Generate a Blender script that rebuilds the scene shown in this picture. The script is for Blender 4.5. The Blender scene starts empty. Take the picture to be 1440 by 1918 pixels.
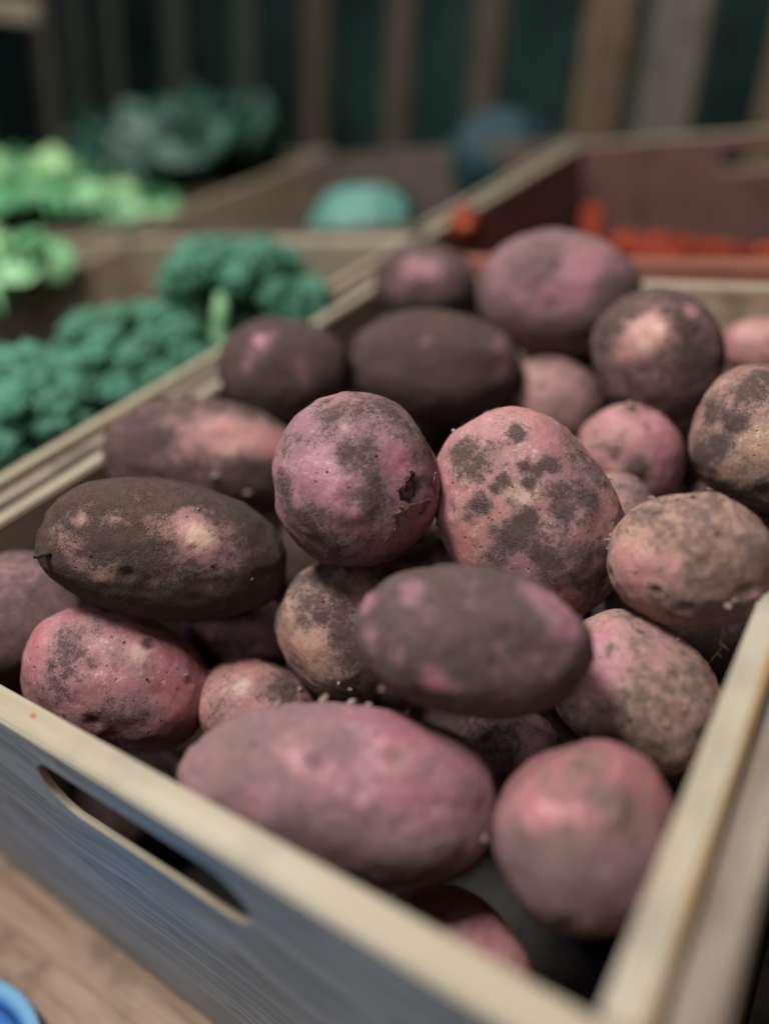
import bpy, bmesh, math, random
import numpy as np
from mathutils import Vector, Matrix
random.seed(4)
sc = bpy.context.scene
col = sc.collection

# ------------------------------------------------------------------ camera
SCALE = .36
F = 1440.
RM = np.array([[0.82034359, 0.54666364, -0.16791446], [0.18746029, -0.53445615, -0.82414517], [-0.54027312, 0.64460491, -0.5409154]])
_U, _s, _V = np.linalg.svd(RM)
RM = _U @ _V
CAM = -RM.T @ np.array([0.13190675, 0.31440646, 0.47852928]) * SCALE
W_IN, L_IN = SCALE, 1.284846640 * SCALE
cd = bpy.data.cameras.new('camera')
cam = bpy.data.objects.new('camera', cd)
col.objects.link(cam)
cam.matrix_world = Matrix(((RM[0][0], -RM[1][0], -RM[2][0], CAM[0]), (RM[0][1], -RM[1][1], -RM[2][1], CAM[1]),
                           (RM[0][2], -RM[1][2], -RM[2][2], CAM[2]), (0, 0, 0, 1)))
cd.sensor_fit = 'HORIZONTAL'
cd.sensor_width = 36
cd.lens = 36
cd.clip_start = .01
cd.clip_end = 50
cd.dof.use_dof = True
cd.dof.focus_distance = .317
cd.dof.aperture_fstop = 2.35
sc.camera = cam

# ------------------------------------------------------------------ light
world = bpy.data.worlds.new('World')
sc.world = world
world.use_nodes = True
bg = world.node_tree.nodes['Background']
bg.inputs[0].default_value = (.84, .86, 1.0, 1)
bg.inputs[1].default_value = .030


def lamp(name, loc, target, size, power, color):
    ld = bpy.data.lights.new(name, 'AREA')
    ld.shape = 'RECTANGLE'
    ld.size, ld.size_y = size
    ld.energy = power
    ld.color = color
    o = bpy.data.objects.new(name, ld)
    col.objects.link(o)
    o.location = loc
    o.rotation_euler = (Vector(target) - Vector(loc)).to_track_quat('-Z', 'Y').to_euler()
    return o


lamp('market_ceiling_lamp', (-.36, -.06, 1.25), (-.17, .2, 0), (.36, .26), 26, (1.0, .985, .97))
lamp('front_lamp', (.12, -.85, .85), (-.12, .1, -.05), (.25, .25), 3.0, (.95, .97, 1.0))
lamp('back_fill', (-1.0, .75, 1.7), (-.9, .8, 0), (.6, .4), 15, (.93, 1.0, .97))  # added fill that raises the light on the rear crates and greens
lamp('wall_fill', (-.6, 1.55, 1.9), (-.7, 2.4, .2), (.6, .3), 9, (.95, 1.0, .98))  # added light to lift the dark wall, no lamp hangs there

sc.view_settings.view_transform = 'Standard'
sc.view_settings.look = 'None'
sc.view_settings.exposure = 0
sc.view_settings.gamma = 1


# ------------------------------------------------------------------ helpers
def ray(u, v):
    return RM.T @ np.array([(u - 720) / F, (v - 959) / F, 1.])


def at_depth(u, v, d):
    return CAM + ray(u, v) * d


def at_z(u, v, z=0.):
    r = ray(u, v)
    return CAM + r * ((z - CAM[2]) / r[2])


def link(name, me, mats=None, parent=None, loc=None):
    o = bpy.data.objects.new(name, me)
    col.objects.link(o)
    if mats is not None:
        for m in (mats if isinstance(mats, (list, tuple)) else [mats]):
            me.materials.append(m)
    if parent:
        o.parent = parent
    if loc is not None:
        o.location = loc
    return o


def tag(o, label=None, cat=None, group=None, kind=None):
    if label:
        o['label'] = label
    if cat:
        o['category'] = cat
    if group:
        o['group'] = group
    if kind:
        o['kind'] = kind
    return o


def empty(name, loc=(0, 0, 0), rz=0.):
    o = bpy.data.objects.new(name, None)
    col.objects.link(o)
    o.location = loc
    o.rotation_euler = (0, 0, rz)
    o.empty_display_size = .03
    return o


def box_mesh(x0, x1, y0, y1, z0, z1, bev=.0012, seg=2, cuts=0):
    bm = bmesh.new()
    bmesh.ops.create_cube(bm, size=1)
    for v in bm.verts:
        v.co = Vector(((x0 + x1) / 2 + v.co.x * (x1 - x0), (y0 + y1) / 2 + v.co.y * (y1 - y0), (z0 + z1) / 2 + v.co.z * (z1 - z0)))
    if bev:
        bmesh.ops.bevel(bm, geom=bm.edges[:], offset=bev, segments=seg, affect='EDGES')
    me = bpy.data.meshes.new('board')
    bm.to_mesh(me)
    bm.free()
    for p in me.polygons:
        p.use_smooth = False
    return me


def _hash(i, j, k, seed):
    n = (i * 374761393 + j * 668265263 + k * 2147483647 + seed * 1274126177) & 0xffffffff
    n = ((n ^ (n >> 13)) * 1274126177) & 0xffffffff
    n = (n ^ (n >> 16)) & 0xffffff
    return n / float(0xffffff)


def vnoise(p, seed=0):
    p = p + 1000.
    i = np.floor(p).astype(np.int64)
    f = p - i
    f = f * f * (3 - 2 * f)
    r = 0
    for dx in (0, 1):
        for dy in (0, 1):
            for dz in (0, 1):
                w = (f[:, 0] if dx else 1 - f[:, 0]) * (f[:, 1] if dy else 1 - f[:, 1]) * (f[:, 2] if dz else 1 - f[:, 2])
                r = r + w * _hash(i[:, 0] + dx, i[:, 1] + dy, i[:, 2] + dz, seed)
    return r


def fbm(p, oct=4, seed=0):
    a, s, t = 1., 0., 0.
    for o in range(oct):
        s = s + a * (vnoise(p * 2 ** o, seed + o * 7) - .5)
        t += a
        a *= .5
    return s / t


# ------------------------------------------------------------------ node helpers
class NT:
    def __init__(self, name):
        self.m = bpy.data.materials.new(name)
        self.m.use_nodes = True
        self.t = self.m.node_tree
        self.b = self.t.nodes['Principled BSDF']

    def n(self, typ, **kw):
        nd = self.t.nodes.new(typ)
        for k, v in kw.items():
            setattr(nd, k, v)
        return nd

    def l(self, a, b):
        self.t.links.new(a, b)

    def val(self, nd, name, v):
        if hasattr(v, 'is_linked') or hasattr(v, 'links'):
            self.l(v, nd.inputs[name])
        else:
            nd.inputs[name].default_value = v

    def math(self, op, a, b=None, clamp=False):
        nd = self.n('ShaderNodeMath', operation=op, use_clamp=clamp)
        self.val(nd, 0, a)
        if b is not None:
            self.val(nd, 1, b)
        return nd.outputs[0]

    def mix(self, fac, a, b, mode='MIX'):
        nd = self.n('ShaderNodeMix', data_type='RGBA', blend_type=mode)
        self.val(nd, 0, fac)
        for idx, v in ((6, a), (7, b)):
            if isinstance(v, tuple):
                nd.inputs[idx].default_value = v if len(v) == 4 else v + (1,)
            else:
                self.l(v, nd.inputs[idx])
        return nd.outputs[2]

    def ramp(self, x, lo, hi):
        nd = self.n('ShaderNodeMapRange', interpolation_type='SMOOTHSTEP')
        self.val(nd, 0, x)
        nd.inputs[1].default_value = lo
        nd.inputs[2].default_value = hi
        return nd.outputs[0]

    def coords(self, offset=(0, 0, 0), scale=(1, 1, 1), rot=(0, 0, 0)):
        tc = self.n('ShaderNodeTexCoord')
        mp = self.n('ShaderNodeMapping')
        mp.inputs[1].default_value = offset
        mp.inputs[2].default_value = rot
        mp.inputs[3].default_value = scale
        self.l(tc.outputs['Object'], mp.inputs[0])
        return mp.outputs[0]

    def noise(self, vec, scale, detail=4, rough=.55, dist=0.):
        nd = self.n('ShaderNodeTexNoise')
        self.l(vec, nd.inputs['Vector'])
        nd.inputs['Scale'].default_value = scale
        nd.inputs['Detail'].default_value = detail
        nd.inputs['Roughness'].default_value = rough
        nd.inputs['Distortion'].default_value = dist
        return nd.outputs[0]

    def voro(self, vec, scale, feature='F1', out=0, rnd=1.):
        nd = self.n('ShaderNodeTexVoronoi', feature=feature)
        self.l(vec, nd.inputs['Vector'])
        nd.inputs['Scale'].default_value = scale
        nd.inputs['Randomness'].default_value = rnd
        return nd.outputs[out]

    def attr(self, name):
        nd = self.n('ShaderNodeAttribute', attribute_name=name)
        return nd.outputs['Fac']

    def bump(self, h, strength, dist, prev=None):
        nd = self.n('ShaderNodeBump')
        nd.inputs['Strength'].default_value = strength
        nd.inputs['Distance'].default_value = dist
        self.l(h, nd.inputs['Height'])
        if prev is not None:
            self.l(prev, nd.inputs['Normal'])
        return nd.outputs[0]


def wood(name, light, dark, axis=0, scale=1., rough=.6, off=(0, 0, 0), stain=None, bump=.25, edge=None):
    """raw wood with grain running along the given axis"""
    t = NT(name)
    s = [1., 1., 1.]
    s[axis] = .07
    v = t.coords(off, tuple(s))
    w = t.noise(t.coords(off, tuple(.35 if i == axis else 1. for i in range(3))), 9 * scale, 2, .5)
    g1 = t.noise(v, 130 * scale, 5, .6, 1.2)
    g2 = t.noise(v, 620 * scale, 3, .6)
    iso = t.noise(t.coords(off), 35 * scale, 4, .6)
    f = t.ramp(t.math('ADD', t.math('MULTIPLY', g1, .75), t.math('MULTIPLY', w, .35)), .38, .72)
    c = t.mix(f, light, dark)
    c = t.mix(t.math('MULTIPLY', t.ramp(g2, .5, .75), .35), c, dark)
    c = t.mix(t.math('MULTIPLY', t.ramp(iso, .48, .72), .6), c, stain or tuple(x * .45 for x in dark))
    # small knots and scuffs
    kn = t.ramp(t.voro(t.coords(off), 22), .085, .03)
    c = t.mix(t.math('MULTIPLY', kn, .5), c, stain or dark)
    sf = t.ramp(t.noise(t.coords(off), 300, 5, .75), .60, .72)
    c = t.mix(t.math('MULTIPLY', sf, .4), c, tuple(x * .55 for x in dark))
    if edge:
        tc = t.n('ShaderNodeTexCoord')
        sep = t.n('ShaderNodeSeparateXYZ')
        t.l(tc.outputs['Object'], sep.inputs[0])
        e = t.math('ADD', sep.outputs[0], t.math('MULTIPLY', t.math('SUBTRACT', t.noise(t.coords(off, (1, .4, 1)), 60, 3, .6), .5), .012))
        c = t.mix(t.math('MULTIPLY', t.ramp(e, edge[0], edge[1]), .85), c, edge[2])
    t.l(c, t.b.inputs['Base Color'])
    t.b.inputs['Roughness'].default_value = rough
    t.b.inputs['Specular IOR Level'].default_value = .3
    h = t.math('ADD', g1, t.math('MULTIPLY', g2, .5))
    t.l(t.bump(h, bump, .001), t.b.inputs['Normal'])
    return t.m


def painted(name):
    """blue-grey paint over a board whose grain runs along x"""
    t = NT(name)
    # slow wave in z along x so that the grain wanders like flat-sawn wood
    warp = t.noise(t.coords((3, 0, 0), (1, 1, 1)), 11, 1, .5)
    tc = t.n('ShaderNodeTexCoord')
    sep = t.n('ShaderNodeSeparateXYZ')
    t.l(tc.outputs['Object'], sep.inputs[0])
    z = t.math('ADD', sep.outputs[2], t.math('MULTIPLY', warp, .05))
    z = t.math('ADD', z, t.math('MULTIPLY', sep.outputs[0], .12))
    comb = t.n('ShaderNodeCombineXYZ')
    t.l(t.math('MULTIPLY', sep.outputs[0], .05), comb.inputs[0])
    t.l(z, comb.inputs[2])
    g = t.noise(comb.outputs[0], 120, 3, .5, .3)
    comb2 = t.n('ShaderNodeCombineXYZ')
    t.l(t.math('MULTIPLY', sep.outputs[0], .04), comb2.inputs[0])
    t.l(z, comb2.inputs[2])
    fine = t.noise(comb2.outputs[0], 900, 2, .5)
    c = t.mix(t.ramp(g, .40, .60), (.17, .275, .35), (.34, .455, .535))
    groove = t.ramp(t.math('ABSOLUTE', t.math('SUBTRACT', g, .53)), .034, .0)
    gm = t.ramp(t.noise(t.coords((1, 2, 0)), 24, 2, .5), .42, .58)
    groove = t.math('MULTIPLY', groove, gm)
    c = t.mix(t.math('MULTIPLY', groove, .85), c, (.055, .07, .085))
    crack = t.ramp(t.math('ABSOLUTE', t.math('SUBTRACT', g, .445)), .010, .0)
    gm2 = t.ramp(t.noise(t.coords((5, 2, 7)), 30, 2, .5), .50, .60)
    c = t.mix(t.math('MULTIPLY', t.math('MULTIPLY', crack, gm2), .8), c, (.50, .45, .36))
    c = t.mix(t.math('MULTIPLY', t.ramp(fine, .5, .75), .3), c, (.13, .17, .20))
    # dull reflection towards the foot of the board, mixed into the paint colour
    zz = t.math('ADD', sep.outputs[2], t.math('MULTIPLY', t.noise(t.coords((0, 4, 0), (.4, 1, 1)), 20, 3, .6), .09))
    foot_reflection = t.ramp(zz, .125, .055)
    c = t.mix(t.math('MULTIPLY', foot_reflection, .35), c, (.30, .29, .30))
    t.l(c, t.b.inputs['Base Color'])
    t.b.inputs['Roughness'].default_value = .42
    h = t.math('SUBTRACT', t.math('MULTIPLY', g, .6), groove)
    t.l(t.bump(h, .35, .0008), t.b.inputs['Normal'])
    return t.m


CREAM = wood('pine_rim', (.35, .30, .225), (.28, .22, .145), 0, .6, .55, stain=(.20, .17, .13), bump=.12)
CREAM_Y = wood('pine_rim_side', (.35, .30, .225), (.28, .215, .13), 1, .6, .55, (.3, .1, 0), stain=(.20, .17, .13), bump=.12)
CREAM_R = wood('stained_rim_side', (.35, .30, .225), (.28, .215, .13), 1, .6, .55, (.3, .1, 0), stain=(.20, .17, .13), bump=.12, edge=(.1865, .190, (.30, .165, .055)))
SIDE_Y = wood('weathered_side', (.27, .215, .165), (.15, .115, .085), 1, .8, .7, (1, 0, 2))
SIDE_X = wood('weathered_end', (.17, .125, .10), (.10, .075, .06), 0, .8, .7, (1, 5, 2))
INNER_Y = wood('inner_side', (.36, .27, .19), (.22, .155, .10), 1, .8, .65, (4, 0, 2))
INNER_X = wood('inner_end', (.42, .32, .225), (.28, .20, .13), 0, .8, .65, (4, 3, 2))
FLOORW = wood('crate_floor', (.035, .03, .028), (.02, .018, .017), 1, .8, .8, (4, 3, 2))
TABLEW = wood('table_wood', (.31, .205, .145), (.16, .095, .06), 0, .8, .5, (2, 1, 0), bump=.4)
BROWN_Y = wood('dark_crate_side', (.26, .13, .09), (.15, .07, .045), 1, .8, .7, (2, 5, 1))
BROWN_X = wood('dark_crate_end', (.32, .12, .08), (.20, .075, .05), 0, .8, .7, (2, 5, 4))
MAUVE = wood('mauve_crate_end', (.17, .082, .072), (.12, .055, .045), 0, .8, .7, (2, 5, 4))
SLATW = wood('slat_wood', (.15, .095, .058), (.085, .055, .034), 2, .6, .75, (2, 5, 4))
SLATM = wood('mid_slat_wood', (.095, .068, .048), (.055, .04, .028), 2, .6, .75, (2, 5, 4))  # darker copy of the brown slat wood, for the middle slats
SLATP = wood('pale_slat_wood', (.13, .11, .08), (.085, .07, .055), 2, .6, .75, (2, 9, 4))
SLATD = wood('dark_slat_wood', (.06, .065, .05), (.035, .038, .03), 2, .6, .75, (2, 9, 4))
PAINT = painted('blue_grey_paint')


def plain(name, c, rough=.6, spec=.4, var=None, scale=40):
    t = NT(name)
    t.b.inputs['Roughness'].default_value = rough
    t.b.inputs['Specular IOR Level'].default_value = spec
    n = t.noise(t.coords(), scale, 4, .6)
    t.l(t.mix(t.ramp(n, .35, .65), c, var or tuple(x * .6 for x in c)), t.b.inputs['Base Color'])
    t.l(t.bump(n, .2, .002), t.b.inputs['Normal'])
    return t.m


# ------------------------------------------------------------------ setting
ground = link('ground', box_mesh(-6, 4, -3, 5, -1.0, -.98, 0), plain('dark_floor', (.03, .03, .03), .8))
tag(ground, kind='structure')

tb = empty('display_table', (-.9, .6, -.212))
for k, (y0, y1) in enumerate([(-.80, -.675), (-.670, -.545), (-.54, -.262), (-.258, .04), (.045, .33), (.335, .62)]):
    link('table_board', box_mesh(-1.2, 1.6, y0, y1, -.024, 0, .003), TABLEW, tb)
for sx in (-1.1, 1.5):
    for sy in (-.72, .54):
        link('leg', box_mesh(sx - .035, sx + .035, sy - .035, sy + .035, -.768, -.0245, .003), TABLEW, tb)
tag(tb, 'brown wooden display table under the crates, its boards visible at the lower left', 'table')
tb2 = empty('display_shelf', (-.9, 1.35, -.212))
link('table_board', box_mesh(-1.2, 1.6, -.125, .10, -.024, 0, .003), SLATD, tb2)
for sx in (-1.1, 1.5):
    link('leg', box_mesh(sx - .03, sx + .03, -.05, .05, -.768, -.0245, .003), SLATD, tb2)
tag(tb2, 'dark shelf behind the rows of crates at the foot of the slats', 'shelf')


def curve_board(x0, x1, z0, z1, y0, y1, hx0, hx1, hz, hr):
    """board in the xz plane with a round-ended hand slot"""
    cu = bpy.data.curves.new('c', 'CURVE')
    cu.dimensions = '2D'
    cu.fill_mode = 'BOTH'

    def spl(pts):
        s = cu.splines.new('POLY')
        s.points.add(len(pts) - 1)
        for p, q in zip(s.points, pts):
            p.co = (q[0], q[1], 0, 1)
        s.use_cyclic_u = True
    spl([(x0, z0), (x1, z0), (x1, z1), (x0, z1)])
    h = []
    for k in range(25):
        a = math.pi / 2 + math.pi * k / 24
        h.append((hx0 + hr + hr * math.cos(a), hz + hr * math.sin(a)))
    for k in range(25):
        a = -math.pi / 2 + math.pi * k / 24
        h.append((hx1 - hr + hr * math.cos(a), hz + hr * math.sin(a)))
    spl(h)
    bv = .0009
    cu.extrude = (y1 - y0) / 2 - bv
    cu.bevel_depth = bv
    cu.bevel_resolution = 2
    cu.offset = -bv
    o = bpy.data.objects.new('tmp', cu)
    col.objects.link(o)
    dg = bpy.context.evaluated_depsgraph_get()
    me = bpy.data.meshes.new_from_object(o.evaluated_get(dg))
    bpy.data.objects.remove(o)
    me.transform(Matrix.Rotation(math.radians(90), 4, 'X'))
    me.transform(Matrix.Translation((0, (y0 + y1) / 2, 0)))
    return me


def paint_faces(me, ysign, idx=1, ylim=None):
    for p in me.polygons:
        p.material_index = idx if p.normal.y * ysign > .9 else 0


def crate(name, x0, x1, y0, y1, depth, label, th=.011, ztop=0., mats=None, slat=True, front_slot=None, back_slot=None, back_mat=None, rot=0, back_th=None):
    """x0..x1, y0..y1 are the inner faces; parts are boards butted end to end"""
    m = mats or (CREAM, CREAM_Y, INNER_Y, INNER_X, SIDE_Y)
    r = empty(name, ((x0 + x1) / 2, (y0 + y1) / 2, -.2095))
    r.rotation_euler = (0, 0, rot)
    inv = Matrix.Translation((-(x0 + x1) / 2, -(y0 + y1) / 2, .2095))

    def part(nm, me, mm):
        me.transform(inv)
        return link(nm, me, mm, r)
    zb = ztop - depth
    ext = .0245 if slat else th
    # front end
    if front_slot:
        me = curve_board(x0 - ext, x1 + ext, zb, ztop - .0085, y0 - th - .001, y0 - th + .0022, *front_slot)
        paint_faces(me, -1)
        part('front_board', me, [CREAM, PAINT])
        me = box_mesh(x0 - ext, x1 + ext, y0 - th - .001, y0, ztop - .0083, ztop, .0010)
        paint_faces(me, -1)
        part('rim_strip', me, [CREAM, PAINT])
    else:
        part('front_board', box_mesh(x0 - ext, x1 + ext, y0 - th, y0, zb, ztop), [m[0]])
    if back_slot:
        me = curve_board(x0 - ext, x1 + ext, zb, ztop, y1 + .0005, y1 + th + .001, *back_slot)
        paint_faces(me, -1)
        part('back_board', me, [m[0], back_mat])
    else:
        me = box_mesh(x0 - ext, x1 + ext, y1, y1 + (back_th or th * 1.2), zb, ztop)
        paint_faces(me, -1)
        part('back_board', me, [m[0], m[3]])
    for s, xa, xb in ((1, x1, x1 + th), (-1, x0 - th, x0)):
        me = box_mesh(xa, xb, y0 + .0005, y1 - .0005, zb, ztop)
        for p in me.polygons:
            p.material_index = 1 if abs(p.normal.x) > .9 else 0
        part('side_board', me, [m[1], m[2]])
        if slat:
            a, b = (x1 + th + .0012, x1 + ext - .0005) if s > 0 else (x0 - ext + .0005, x0 - th - .0012)
            part('outer_slat', box_mesh(a, b, y0 + .001, y1 - .001, ztop - .085, ztop - .006), [m[4]])
            part('outer_slat', box_mesh(a, b, y0 + .001, y1 - .001, ztop - .19, ztop - .105), [m[4]])
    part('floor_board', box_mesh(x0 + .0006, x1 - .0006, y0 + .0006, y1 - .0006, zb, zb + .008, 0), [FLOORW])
    tag(r, label, 'crate', 'wooden vegetable crates')
    return r


crate('wooden_crate', -W_IN, 0, 0, L_IN, .2085, 'cream-rimmed wooden crate with blue-grey painted front and hand slot, full of potatoes',
      front_slot=(-.2185, -.1085, -.0315, .0148))
for ch in bpy.data.objects['wooden_crate'].children:
    if ch.name.startswith('side_board'):
        ch.data.materials[0] = CREAM_R
NAIL = NT('nail_steel')
NAIL.b.inputs['Metallic'].default_value = .8
NAIL.b.inputs['Base Color'].default_value = (.18, .16, .14, 1)
NAIL.b.inputs['Roughness'].default_value = .5
for nx, ny in ((-.352, -.006), (.006, -.006), (.018, -.0055), (-.378, -.006)):
    bmn = bmesh.new()
    bmesh.ops.create_cone(bmn, cap_ends=True, segments=14, radius1=.0013, radius2=.0011, depth=.0006)
    men = bpy.data.meshes.new('nail')
    bmn.to_mesh(men)
    bmn.free()
    pc = bpy.data.objects['wooden_crate']
    link('nail', men, NAIL.m, pc, (nx - pc.location.x, ny - pc.location.y, .0001 - pc.location.z))
DK = (CREAM, CREAM_Y, INNER_Y, INNER_X, SIDE_Y)
crate('wooden_crate', -.832, -.4165, 0., .565, .2085, 'pale wooden crate full of broccoli left of the potato crate', mats=(CREAM, CREAM_Y, INNER_Y, CREAM, SIDE_Y), back_th=.028)
crate('wooden_crate', -.90, -.432, .628, 1.035, .2085, 'wooden crate behind the broccoli holding the round blue-green cabbages', mats=(SIDE_X, CREAM_Y, INNER_Y, SIDE_X, SIDE_Y), slat=False)
crate('wooden_crate', -.395, .07, .528, .985, .2085, 'reddish brown crate of carrots with a slotted mauve end behind the potatoes', th=.016,
      mats=(BROWN_X, BROWN_Y, BROWN_Y, MAUVE, BROWN_Y), slat=False, back_slot=(-.222, -.09, -.030, .011), back_mat=MAUVE)
bpy.data.objects['wooden_crate.003'].children[0].data.materials[0] = INNER_X if False else CREAM
for ch in bpy.data.objects['wooden_crate.003'].children:
    if ch.name.startswith('side_board'):
        ch.data.materials[0] = CREAM_Y
crate('wooden_crate', -1.30, -.862, 0., .572, .2085, 'pale crate of light green lettuce at the left edge, before the farther lettuce crate')
crate('wooden_crate', -1.42, -.925, .628, 1.10, .2085, 'far left crate holding lettuce and dark kale below the slats', slat=False)
crate('wooden_crate', .062, .44, .0, L_IN, .2085, 'neighbouring wooden crate beyond the right side of the potato crate')


# ------------------------------------------------------------------ back wall of slats
def slat_frame():
    up = Vector((.094, .257, .962)).normalized()
    r = empty('slatted_partition', (-.9, 1.3, -.2115))
    base = Vector((-.9, 1.3, -.2115))
    R = up.to_track_quat('Z', 'Y')
    ysp = 1.3
    spec = [(-40, 50, SLATD), (92, 54, SLATP), (150, 46, SLATD), (215, 50, SLATD), (330, 54, SLATD), (460, 50, SLATD), (590, 56, SLATM),
            (745, 58, SLATM), (905, 62, SLATM), (1122, 96, SLATW), (1247, 112, SLATP), (1455, 60, SLATW), (1600, 60, SLATW)]
    for u, w, m in spec:
        rr = ray(u, 190)
        p = CAM + rr * ((ysp + .10 - CAM[1]) / rr[1])
        d = (ysp + .10 - CAM[1]) / rr[1]
        wx = w * d / F / 2 * 1.15
        foot = p - up * ((p[2] + .2115) / up.z)
        me = box_mesh(-wx, wx, -.010, .010, 0, 1.1, .002)
        me.transform(Matrix.Translation(Vector(foot) - base) @ R.to_matrix().to_4x4())
        me2 = link('slat', me, m, r)
        me2.data.transform(Matrix.Identity(4))
    me = box_mesh(-2.0, 2.2, .012, .03, .80, .86, .002)
    me.transform(Matrix.Translation((up.x * .0, 0, 0)) @ R.to_matrix().to_4x4())
    link('rail', me, SLATD, r)
    tag(r, 'dark upright wooden slats of the rack behind the crates', 'partition')


slat_frame()
bw = link('back_wall', box_mesh(-4.5, 2.5, 2.5, 2.55, -.975, 2.5, 0), plain('dark_green_wall', (.035, .085, .068), .9, var=(.02, .045, .04), scale=3))
tag(bw, 'dark green wall in the gloom behind the slatted rack', 'wall')
pr = empty('pale_post', at_z(30, 300, -.2))
# pale rail at the upper left corner of the picture
p0 = at_depth(-60, 8, 1.35)
p1 = at_depth(74, 22, 1.35)
bpy.data.objects.remove(pr)
hr = empty('hanging_shelf', tuple((p0 + p1) / 2))
dv = Vector(p1 - p0)
me = box_mesh(-.24, dv.length / 2, -.015, .015, -.018, .018, .003)
me.transform(dv.to_track_quat('X', 'Z').to_matrix().to_4x4())
link('shelf_board', me, CREAM, hr)
me = box_mesh(-.24, -.215, -.014, .014, .019, .5, .002)
link('post', me, CREAM, hr)
tag(hr, 'end of a pale wooden shelf at the top left corner, in front of the slats', 'shelf')

# blue tub on the table, lower left corner
t = NT('blue_plastic')
t.b.inputs['Base Color'].default_value = (.05, .16, .42, 1)
t.b.inputs['Roughness'].default_value = .35
BLUE = t.m
t = NT('light_blue_plastic')
t.b.inputs['Base Color'].default_value = (.16, .34, .52, 1)
t.b.inputs['Roughness'].default_value = .35
LBLUE = t.m
PC = at_z(-190, 2105, -.195)


def lathe(name, prof, mat, parent=None, loc=None, seg=64):
    bm = bmesh.new()
    rings = []
    for r_, z_ in prof:
        if r_ < 1e-6:
            rings.append([bm.verts.new((0, 0, z_))])
        else:
            rings.append([bm.verts.new((r_ * math.cos(2 * math.pi * k / seg), r_ * math.sin(2 * math.pi * k / seg), z_)) for k in range(seg)])
    for a, b in zip(rings, rings[1:]):
        for k in range(seg):
            k2 = (k + 1) % seg
            if len(a) == 1 and len(b) == 1:
                continue
            if len(a) == 1:
                bm.faces.new((a[0], b[k], b[k2]))
            elif len(b) == 1:
                bm.faces.new((a[k], b[0], a[k2]))
            else:
                bm.faces.new((a[k], b[k], b[k2], a[k2]))
    bmesh.ops.recalc_face_normals(bm, faces=bm.faces[:])
    me = bpy.data.meshes.new(name)
    bm.to_mesh(me)
    bm.free()
    for p in me.polygons:
        p.use_smooth = True
    return link(name, me, mat, parent, loc)


tub = empty('blue_dish', (PC[0], PC[1], -.2118))
lathe('dish_body', [(0, 0), (.05, 0), (.058, .012), (.0595, .013), (.052, .006), (0, .004)], BLUE, tub)
lathe('rim', [(.0590, .0120), (.0625, .0125), (.0660, .0135), (.0655, .0155), (.0600, .0148), (.0590, .0120)], LBLUE, tub)
tag(tub, 'round blue dish with pale blue rim on the table at the lower left corner', 'dish')

# ------------------------------------------------------------------ potatoes
_ico = {}


def ico(n):
    if n not in _ico:
        bm = bmesh.new()
        bmesh.ops.create_icosphere(bm, subdivisions=n, radius=1)
        v = np.array([x.co[:] for x in bm.verts])
        v /= np.linalg.norm(v, axis=1)[:, None]
        f = np.array([[x.index for x in q.verts] for q in bm.faces])
        bm.free()
        _ico[n] = (v, f)
    return _ico[n]


def mesh_from(v, f, name='m', smooth=True):
    me = bpy.data.meshes.new(name)
    me.vertices.add(len(v))
    me.vertices.foreach_set('co', np.asarray(v, dtype=np.float32).ravel())
    k = f.shape[1]
    me.loops.add(len(f) * k)
    me.loops.foreach_set('vertex_index', f.astype(np.int32).ravel())
    me.polygons.add(len(f))
    me.polygons.foreach_set('loop_start', np.arange(0, len(f) * k, k, dtype=np.int32))
    me.polygons.foreach_set('use_smooth', np.full(len(f), smooth))
    me.update(calc_edges=True)
    me.validate()
    return me


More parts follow.
